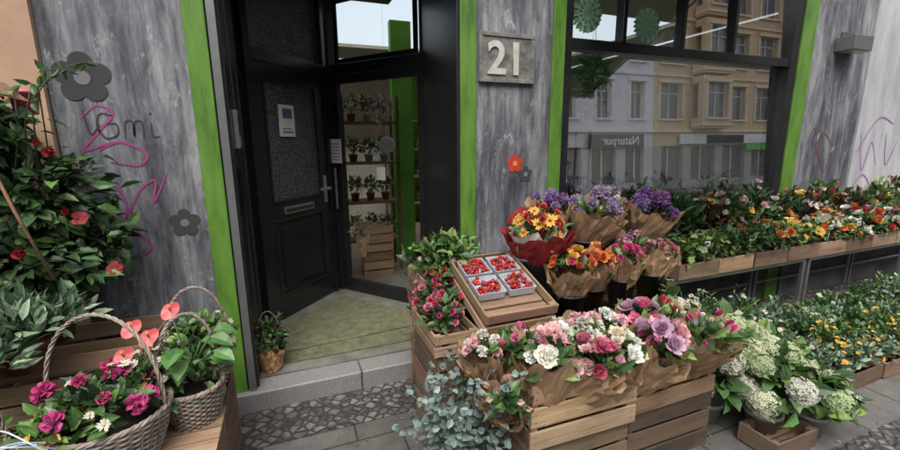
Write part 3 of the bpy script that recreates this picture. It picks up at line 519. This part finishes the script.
for x,y in ((.78,2.32),(.95,2.42),(.9,2.28)): plant('leafy_pot_plant',x,y,.78,.13,.18,'daisy',[PALE],3,.012,g=G1+GY,L=.065,Wd=.034,nl=210)
plant('red_begonia',.78,2.18,.72,.08,.12,'rose',[RED,MAG],10,.02,nl=80)
mb=MB()
for k in range(62):
    a=random.random()*6.28;rr=random.uniform(.08,.28);b0=np.array([.64+random.uniform(-.05,.05),1.52+random.uniform(-.06,.06),.14]);tip=b0+np.array([rr*math.cos(a),rr*math.sin(a)*.9,random.uniform(.24,.58)]);mid=(b0+tip)/2+[0,0,.06]
    t=np.linspace(0,1,10)[:,None];P=(1-t)**2*b0+2*t*(1-t)*mid+t*t*tip;mb.tube(P,.0022,(.2,.14,.1),0,4)
    n=2*8;idx=np.repeat(np.arange(2,10),2);Pp=P[idx];Dd=rng.normal(size=(n,3));Dd[:,2]=Dd[:,2]*.4+.2;leaves(mb,Pp,Dd,rng.normal(size=(n,3))*.5+[0,-.4,.7],.032+.012*rng.random(n),.031,pick(GE,n,.35),.1)
for lo,hi in (((.52,1.38,.01),(.8,1.40,.16)),((.52,1.64,.01),(.8,1.66,.16)),((.52,1.401,.01),(.535,1.639,.16)),((.785,1.401,.01),(.8,1.639,.16))): mb.box(lo,hi,WC,4)
mb.build('eucalyptus_bunch',PM)
# ------------------------------------------------------------------ right bench table
mb=MB();MC=(.42,.43,.44)
for a,b_ in ((2.62,4.22),(4.26,5.86),(5.9,7.5)):
    mb.box((a,2.15,.58),(b_,2.18,.62),MC);mb.box((a,2.58,.58),(b_,2.61,.62),MC);mb.box((a,2.181,.60),(b_,2.579,.612),MC)
    for xx in (a,b_-.03):
        for yy in (2.151,2.575): mb.box((xx,yy,.0),(xx+.03,yy+.03,.579),MC)
    mb.box((a,2.585,.22),(b_,2.60,.245),MC)
mb.build('metal_plant_bench',[METAL],bevel=.002)
x=2.64
while x<7.3: crate(x,2.12,.622,.40,.26,.12,WC if random.random()<.6 else WB,ns=1,name='plant_tray',rot=random.uniform(-.02,.02));x+=.42
def zone(x):
    if x<3.25: return ('lime_primula','simple',[LIME,(.6,.6,.15)],GY,8,.024)
    if x<3.6: return ('foliage_pot_plant',None,None,GY+GD,0,0)
    if x<4.0: return ('marigold_plant','rose',[ORG,(.85,.33,.02),YEL],G1,9,.036)
    if x<4.35: return ('yellow_pansy_plant','simple',[YEL,(.85,.65,.1)],GY,9,.036)
    if x<4.9: return ('ranunculus_plant','rose',[WHT,ORG,YEL],G1,9,.04)
    if x<5.4: return ('geranium_plant','rose',[RED,ORG,WHT],G1,10,.042)
    return ('pink_geranium_plant','rose',[MAG,PINK,WHT,RED],GD,10,.045)
x=2.74
while x<7.2:
    for y in (2.19,2.32):
        nme,k_,c_,g_,n_,b_=zone(x+random.uniform(-.15,.15));plant(nme,x+random.uniform(-.03,.03),y,.635,.10,.14+.09*random.random(),k_,c_,max(0,n_-random.randrange(5)),b_,g=g_,L=.055,Wd=.03,nl=100)
    x+=.16
mb=MB();mb.box((2.6,2.46,.70),(7.4,2.6,.72),WB);
for xx in np.arange(2.6,7.4,.8): mb.box((xx,2.47,.621),(xx+.03,2.59,.699),WD)
mb.build('plant_shelf',[WOOD])
x=2.66
while x<7.2:
    kk,cc=((None,None),('tulip',[ORG,(.8,.4,.02)]),('rose',[ORG,YEL]),('simple',[WHT,YEL]),('rose',[WHT,PALE]),('rose',[RED,WHT]))[int(random.random()*6)]
    if x<3.3: kk=None
    g_=[GD,G1,GY,[(.12,.03,.02),(.06,.06,.02)]][random.randrange(4)]
    plant('flowering_pot_plant',x,2.53,.722,.11,.20+.24*random.random(),kk,cc,9,.034,g=g_,L=.09,Wd=.03,nl=130,up=.9);x+=.17
for k in range(9):
    x=2.9+k*.5+random.uniform(-.1,.1);mb=MB();mb.tube([(x,2.13,.66),(x,2.12,.88)],.002,(.6,.6,.6),3,4);mb.box((x-.03,2.112,.86),(x+.03,2.115,.90),(.65,.65,.6),3);mb.box((x-.02,2.1095,.872),(x+.015,2.1115,.886),(.08,.08,.1),3);mb.build('price_tag',PM)
# ------------------------------------------------------------------ right ground plants
def hydrangea(x,y,r,h,heads,cols,z=0):
    mb=MB();pot(mb,x,y,z,.09,.14,(.3,.3,.28));c=(x,y,z+.14+h*.4)
    clump(mb,c,(r,r,h*.6),200,.10,.06,G1+GY,.2,.35,False,.45,-.3)
    for p in fib(heads,-.25):
        p=unit(p+rng.normal(size=3)*.15);q=np.array(c)+p*np.array([r,r,h*.68]);bloom(mb,'hyd',q,p+[0,-.2,.4],.046+.026*random.random(),pick(cols,1,.15)[0])
    mb.build('hydrangea_plant',PM)
HC=[(.68,.72,.45),(.78,.77,.6),(.55,.66,.32)]
hydrangea(2.22,1.52,.17,.42,10,HC);hydrangea(2.42,1.32,.18,.34,12,HC);hydrangea(2.64,1.46,.17,.30,11,HC);hydrangea(2.20,1.78,.15,.5,8,HC);hydrangea(2.66,1.22,.14,.20,9,HC);hydrangea(2.44,1.56,.16,.42,9,HC)
for x,y in ((2.42,1.78),(2.58,1.88),(2.38,1.98),(2.78,1.75)): plant('white_daisy_plant',x,y,.12,.15,.36,'daisy',[WHT],26,.016,g=G1+GY,L=.05,Wd=.015,nl=260,pr=.07,ph=.12,lo=-.1)
for x in np.arange(2.86,7.2,.44):
    for y in (1.34,1.62,1.9): crate(x+random.uniform(-.01,.01),y,.012,.40,.26,.11,WB if random.random()<.6 else WD,ns=1,name='ground_plant_tray',rot=random.uniform(-.03,.03))
for x in np.arange(2.94,7.1,.17):
    for r_,y in enumerate((1.43,1.56,1.72,1.85,2.0)):
        u=random.random();g_=[G1,GY,G1,GS][int((math.sin(x*2.3+r_*1.7)+1)*1.99)];kk=None;cc=None
        if r_<2 and 3.4<x<4.3 and u<.75: kk,cc=('simple',[YEL])
        elif u<.28: kk,cc=('daisy',[WHT])
        elif u<.36: kk,cc=('simple',[(.35,.25,.5)])
        elif u<.42: kk,cc=('simple',[YEL])
        plant('herb_pot_plant',x+random.uniform(-.03,.03),y,.03,.10,.11+.14*random.random(),kk,cc,9,.017,g=g_,L=.045,Wd=.02,nl=140,small=(x>4.6),up=.6)
crate(2.22,1.12,.012,.34,.2,.1,WB,ns=1)
# ------------------------------------------------------------------ left display
crate(-1.02,1.62,0,.66,.36,.44,WC);crate(-1.02,2.0,0,.66,.38,.44,WB);crate(-1.72,1.62,0,.66,.36,.44,WB);crate(-1.75,2.05,0,.66,.4,.40,WB)
crate(-1.28,2.18,.445,.62,.40,.29,WC);crate(-1.88,2.18,.405,.56,.40,.30,WD)
def boards(x,y,z,w,d):
    mb=MB();n=5
    for i in range(n): mb.box((x,y+i*d/n,z),(x+w,y+(i+1)*d/n-.006,z+.014),np.array(WC)*(.7+.5*random.random()))
    mb.build('wooden_board_top',[WOOD])
boards(-1.03,1.61,.443,.68,.38);boards(-1.03,2.0,.443,.66,.17)
def silver(x,y,z,rx):
    mb=MB();pot(mb,x,y,z,.1,.12);clump(mb,(x,y,z+.17),(rx,rx*.9,.13),600,.075,.026,GS,.7,.15,False,.3,-.2);mb.build('silver_leaf_plant',PM)
silver(-1.08,2.12,.735,.2);silver(-1.3,2.1,.735,.24);silver(-1.2,1.95,.68,.2)
mb=MB();pot(mb,-1.12,2.4,.74,.13,.2,(.1,.04,.025))
for (cx,cy,cz,rx,rz,n) in ((-1.12,2.36,1.12,.27,.22,700),(-1.05,2.38,1.42,.24,.25,700),(-1.22,2.34,1.72,.24,.2,560),(-1.42,2.28,1.35,.25,.3,460),(-.92,2.42,1.18,.16,.16,240),(-1.30,2.30,1.92,.14,.12,160)):
    clump(mb,(cx,cy,cz),(rx,rx*.75,rz),n,.075,.038,GD+G1,-.05,.35,False,.4,-1)
for (dx,dz) in ((-1.2,1.9),(-1.0,1.7),(-1.15,1.8),(-1.3,1.9)): mb.tube([(-1.12,2.4,.85),((dx-1.12)/2+.03,2.38,1.2),(dx,2.34,dz)],.008,(.12,.07,.04),0,6)
for k in range(5):
    P=np.array([(-1.1+.05*k,2.3,1.4),(-1.0+.03*k,2.24,1.7+.06*k),(-.98+.06*k,2.22,1.86+.03*k)]);mb.tube(P,.003,(.06,.1,.03),0,4);leaves(mb,np.repeat(P[1:],3,0),rng.normal(size=(6,3)),rng.normal(size=(6,3)),.05,.022,pick(G1,6))
for q in ((-1.16,2.1,1.52),(-1.02,2.14,1.22),(-1.2,2.1,1.83),(-.9,2.24,1.62),(-.86,2.26,1.33),(-1.1,2.12,1.42),(-1.24,2.08,1.66),(-.78,2.3,1.08),(-1.04,2.12,1.88),(-1.3,2.05,1.4)):
    bloom(mb,('simple','rose2')[random.randrange(2)],q,(.15+random.uniform(-.5,.5),-1,.35+random.uniform(-.3,.4)),.033,(.36,.005,.012),cen=(.4,.12,.03));
    if random.random()<.6: bloom(mb,'rose2',(q[0]-.04,q[1]-.01,q[2]+.03),(-.1,-1,.5),.022,(.36,.005,.012))
    bloom(mb,'tulip',(q[0]+.06,q[1]+.02,q[2]-.06),(.2,-.6,.5),.010,(.45,.01,.02))
mb.build('mandevilla_climber',PM)
BK=(.50,.43,.36);bz=.458
basket('wicker_basket',-.70,1.78,bz,.195,.19,.40,BK,R_(-12));basket('wicker_basket',-.46,1.93,bz,.12,.16,.33,BK,R_(25));basket('wicker_basket',-.47,2.2,bz,.135,.18,.34,BK,R_(10));basket('wicker_basket',-1.16,1.70,bz,.18,.17,.32,BK,R_(20))
def fillb(name,c,r,spec,g=G1,nl=160,L=.06,Wd=.03):
    mb=MB();clump(mb,c,(r,r,r*.6),nl,L,Wd,g,.5,.3)
    for kind,n,cols,br,rr in spec: blooms(mb,c,(r*rr,r*rr,r*.75*rr),n,kind,cols,br,.1)
    mb.build(name,PM)
fillb('pink_petunia_planting',(-.70,1.78,.70),.15,[('carn',11,[MAG,(.7,.03,.3)],.036,1.1),('daisy',9,[WHT],.018,1.15)],G1+GD,240)
fillb('yellow_pansy_planting',(-.82,1.68,.66),.09,[('simple',14,[YEL],.022,1.1)],GY,120)
fillb('white_daisy_planting',(-.60,1.88,.73),.11,[('daisy',24,[WHT],.015,1.25),('simple',6,[ORG],.015,1.1)],G1,150,.045,.015)
fillb('mixed_basket_planting',(-1.15,1.70,.66),.15,[('simple',8,[PINK,WHT],.022,1.1)],G1+GY)
fillb('basket_planting',(-.47,2.2,.71),.14,[('daisy',16,[WHT,PALE],.014,1.15)],G1+GY,280,.055,.03)
mb=MB();bc=np.array([-.46,1.93,.63])
for k in range(16):
    a=random.random()*6.28;rr=random.uniform(.04,.12);tip=bc+[rr*math.cos(a),rr*math.sin(a),random.uniform(.05,.22)];mb.tube([bc,(bc+tip)/2+[0,0,.03],tip],.003,(.06,.16,.03),0,5)
    leaves(mb,[tip],[[math.cos(a)+.1,math.sin(a)-.3,-.1]],[[.1,-.4,.9]],.10,.065,pick([(.05,.17,.03),(.08,.23,.04)],1),.25)
clump(mb,bc+[0,0,.04],(.12,.12,.1),100,.05,.025,G1,.5)
for q in ((-.63,1.93,.93),(-.56,1.88,.885),(-.50,1.98,.95),(-.66,1.86,.83)):
    q=np.array(q)+rng.normal(size=3)*.01;mb.tube([bc,(q+bc)/2+[0,0,.04],q],.003,(.1,.2,.05),0,5)
    n=20;u_=unit(np.array([1.,.15,.1]));v_=unit(np.array([.1,.62,.78]));nn=np.cross(u_,v_);V=[q]
    for t_ in np.linspace(0,2*math.pi,n,endpoint=False):
        s_=.038*(1-.35*max(0,math.cos(t_))**10+.15*max(0,-math.cos(t_))**3);V.append(q+u_*s_*.9*math.sin(t_)+v_*s_*math.cos(t_)+nn*.006*math.cos(2*t_))
    mb.add(V,[[0,1+k,1+(k+1)%n] for k in range(n)],(.50,.07,.07),3);mb.tube([q,q+[.005,-.03,.03]],.004,(.75,.5,.2),1,6)
mb.build('anthurium_plant',PM)
mb=MB();t=np.linspace(0,math.pi,24)
for k in range(4): mb.tube(np.stack([-.93+.12*np.cos(t)+.02*k,1.56+.05*np.sin(t*2+k),.62+(.1+.02*k)*np.sin(t)],1),.0025,(.5,.6,.75),3,5)
mb.build('decorative_twig_loops',PM)
mb=MB();wrapm(mb,(-.20,2.84,.145),.06,.085,.15,np.eye(3),(.42,.25,.12),1.);clump(mb,(-.20,2.84,.36),(.085,.085,.12),190,.06,.022,G1+GD,.6,.3);blooms(mb,(-.2,2.84,.36),(.08,.08,.12),5,'rose',[(.6,.2,.02),(.3,.03,.02)],.016)
t=np.linspace(0,math.pi,20);mb.tube(np.stack([-.2+.085*np.cos(t),np.full(20,2.84),.28+.28*np.sin(t)],1),.004,(.3,.2,.12),4,5);mb.build('small_gift_plant',PM)
mb=MB();leaves(mb,[(-1.18,2.18,1.92)],[[.75,.2,-.28]],[[0,-.6,.8]],.26,.1,np.array([[.25,.09,.04]]),.1);mb.tube([(-1.16,2.2,1.9),(-1.0,2.1,1.4),(-.93,2.12,1.1)],.006,(.3,.17,.1),4,6);mb.build('copper_garden_leaf',PM)
mb=MB();pot(mb,-1.03,2.4,1.78,.05,.1,(.65,.12,.2));mb.build('pink_tin_pot',PM)
# ------------------------------------------------------------------ shop interior contents
def shelf(name,x0,x1,y0,y1,zs):
    mb=MB()
    for z in zs: mb.box((x0,y0,z),(x1,y1,z+.025),WB)
    for xx in (x0-.031,x1+.001):
        for yy in (y0,y1-.03): mb.box((xx,yy,.13),(xx+.03,yy+.03,zs[-1]+.3),WD)
    mb.build(name,[WOOD])
shelf('plant_rack',.62,1.2,4.75,5.1,(.5,.95,1.4,1.85))
for z in (.525,.975,1.425,1.875):
    for xx in (.72,.9,1.08):
        u=random.randrange(4);plant('indoor_pot_plant',xx,4.9,z,.09,.18,[None,'simple','rose',None][u],[[WHT],[WHT,PALE],[PINK,WHT],[WHT]][u],6,.025,g=[G1,GY,GD,GS][u],nl=90,pc=[(.5,.5,.48),(.3,.1,.05),(.5,.45,.4),(.6,.6,.58)][u])
shelf('plant_rack',1.75,3.2,7.4,7.8,(.5,1.0,1.5,2.0));shelf('plant_rack',3.3,4.8,5.8,6.2,(.5,1.0,1.5))
for z in (.525,1.025,1.525):
    for xx in np.arange(1.85,4.7,.24): plant('indoor_pot_plant',xx,7.6 if xx<3.2 else 6.0,z,.11,.2,[None,'rose'][random.randrange(2)],[PINK,WHT],5,.03,g=[G1,GY,GD][random.randrange(3)],nl=50,pc=(.4,.38,.35))
for z in (.135,.44): crate(.72,4.50,z,.34,.2,.29,WC)
mb=MB();mb.box((1.99,W+.16,.55),(4.42,W+.62,.86),(.2,.13,.08));mb.build('window_display_ledge',[WOOD])
for xx in np.arange(2.08,4.4,.17):
    u=random.randrange(5);plant('window_pot_plant',xx,W+.28+random.uniform(-.06,.12),.862,.11,.18+.22*random.random(),[None,'rose','simple','pom',None][u],[[WHT],[WHT,CREAM],[PINK],[LAV],[WHT]][u],7,.028,g=[G1,GY,G1,G1,GS][u],nl=120,L=.08,pc=[(.5,.5,.48),(.3,.1,.05),(.5,.45,.4),(.1,.1,.1),(.4,.4,.4)][u])
def rosette(x,y,z,r,col,name='paper_rosette'):
    mb=MB();n=48;V=[[x,y,z]]
    for k in range(n): a=2*math.pi*k/n;V.append([x+r*math.cos(a),y+(.012 if k%2 else -.012),z+r*math.sin(a)])
    for k in range(0,n,2):
        a=2*math.pi*k/n;b=2*math.pi*(k+1)/n;w=col if (k//2)%2 else (.85,.92,.85);P=[[x,y,z],[x+r*math.cos(a),y-.012,z+r*math.sin(a)],[x+r*1.03*math.cos((a+b)/2+.065),y+.012,z+r*1.03*math.sin((a+b)/2+.065)],[x+r*math.cos(a+.262),y-.012,z+r*math.sin(a+.262)]];mb.add(P,[[0,1,2],[0,2,3]],w,1)
    for s in (.35,.68):
        V=[[x+r*s*math.cos(a),y-.014-.002*(1-s),z+r*s*math.sin(a)] for a in np.linspace(0,6.283,25)[:-1]]+[[x+r*(s-.07)*math.cos(a),y-.014-.002*(1-s),z+r*(s-.07)*math.sin(a)] for a in np.linspace(0,6.283,25)[:-1]];mb.add(V,[[i,(i+1)%24,24+(i+1)%24,24+i] for i in range(24)],(.8,.9,.8),1)
    mb.tube([(x,y,z+r),(x,y,3.1)],.001,(.5,.5,.5),1,4);mb.build(name,PM)
rosette(2.17,W+.095,2.575,.135,(.2,.7,.35));rosette(2.76,W+.095,2.54,.13,(.3,.8,.4));rosette(1.05,4.6,1.62,.09,(.75,.75,.72))
mb=MB();pot(mb,2.36,2.86,2.02,.07,.1,(.35,.4,.3));clump(mb,(2.36,2.86,2.18),(.13,.11,.1),150,.1,.025,GY,.2,.6)
for k in range(24):
    a=random.random()*6.28;t=np.linspace(0,1,7)[:,None];e=np.array([math.cos(a)*.14,math.sin(a)*.11,0]);P=np.array([2.36,2.86,2.14])+e*t+np.array([0,0,-1])*t*t*random.uniform(.1,.32);mb.tube(P,.0015,(.1,.2,.05),0,4);leaves(mb,P,rng.normal(size=(7,3)),rng.normal(size=(7,3)),.04,.015,pick(GY,7),small=True)
for k in range(3): a=k*2.1;mb.tube([(2.36+.07*math.cos(a),2.86+.07*math.sin(a),2.12),(2.36,2.86,2.55),(2.36,2.86,3.1)],.0015,(.4,.35,.3),0,4)
mb.build('hanging_plant',PM)
Mx,_=frameM(C,D);pp=(np.array([.34,-.05,0,1])@Mx.T)[:3]
mb=MB();wrapm(mb,(pp[0],pp[1],.55),.02,.07,.2,np.eye(3),(.3,.2,.12),2.);clump(mb,(pp[0],pp[1],.8),(.08,.06,.1),120,.05,.012,[(.3,.22,.12),(.4,.3,.2),(.25,.2,.12)],.8,.2,True);mb.tube([(pp[0],pp[1],.7),(pp[0]+.02,pp[1]+.03,1.3)],.002,(.3,.2,.1),4,4);mb.build('dried_flower_bunch',PM)
pw=(np.array([.60,-.03,0,1])@Mx.T)[:3];mb=MB()
for a in np.linspace(0,6.283,40,endpoint=False): clump(mb,(pw[0]+.07*math.cos(a),pw[1]-.09*math.cos(a),1.93+.10*math.sin(a)),(.028,.028,.028),10,.028,.012,[(.35,.22,.17),(.2,.16,.1),(.5,.33,.35)],.1,.1,True)
mb.build('dried_wreath',PM)
# ------------------------------------------------------------------ light
sc=bpy.context.scene;w=bpy.data.worlds.new('World');sc.world=w;w.use_nodes=True;nt=w.node_tree;bg=nt.nodes['Background'];sky=nt.nodes.new('ShaderNodeTexSky');sky.sky_type='NISHITA';sky.sun_disc=False
el,az=R_(58),R_(200);sky.sun_elevation=el;sky.sun_rotation=az;sky.air_density=1.2;sky.dust_density=6
hs=nt.nodes.new('ShaderNodeHueSaturation');hs.inputs['Saturation'].default_value=.45;nt.links.new(sky.outputs[0],hs.inputs['Color']);nt.links.new(hs.outputs[0],bg.inputs[0]);bg.inputs[1].default_value=.31
sd=bpy.data.lights.new('sun','SUN');sd.energy=1.45;sd.angle=R_(35);sd.color=(1,.965,.92);so=bpy.data.objects.new('sun',sd);bpy.context.collection.objects.link(so)
dv=Vector((math.sin(az)*math.cos(el),math.cos(az)*math.cos(el),math.sin(el)));so.rotation_euler=dv.to_track_quat('Z','Y').to_euler();so.location=dv*20
cam=bpy.data.cameras.new('camera');co=bpy.data.objects.new('camera',cam);bpy.context.collection.objects.link(co);cam.sensor_width=36;cam.lens=16.6;cam.clip_start=.05;cam.clip_end=1000
psi,p,roll=R_(21.25),R_(11.4),R_(-.5)
fw=Vector((math.sin(psi)*math.cos(p),math.cos(psi)*math.cos(p),-math.sin(p)))
co.rotation_euler=(fw.to_track_quat('-Z','Y').to_matrix()@Matrix.Rotation(roll,3,'Z')).to_euler();co.location=(0,0,1.65);sc.camera=co
sc.view_settings.view_transform='Standard';sc.view_settings.look='None';sc.view_settings.exposure=0
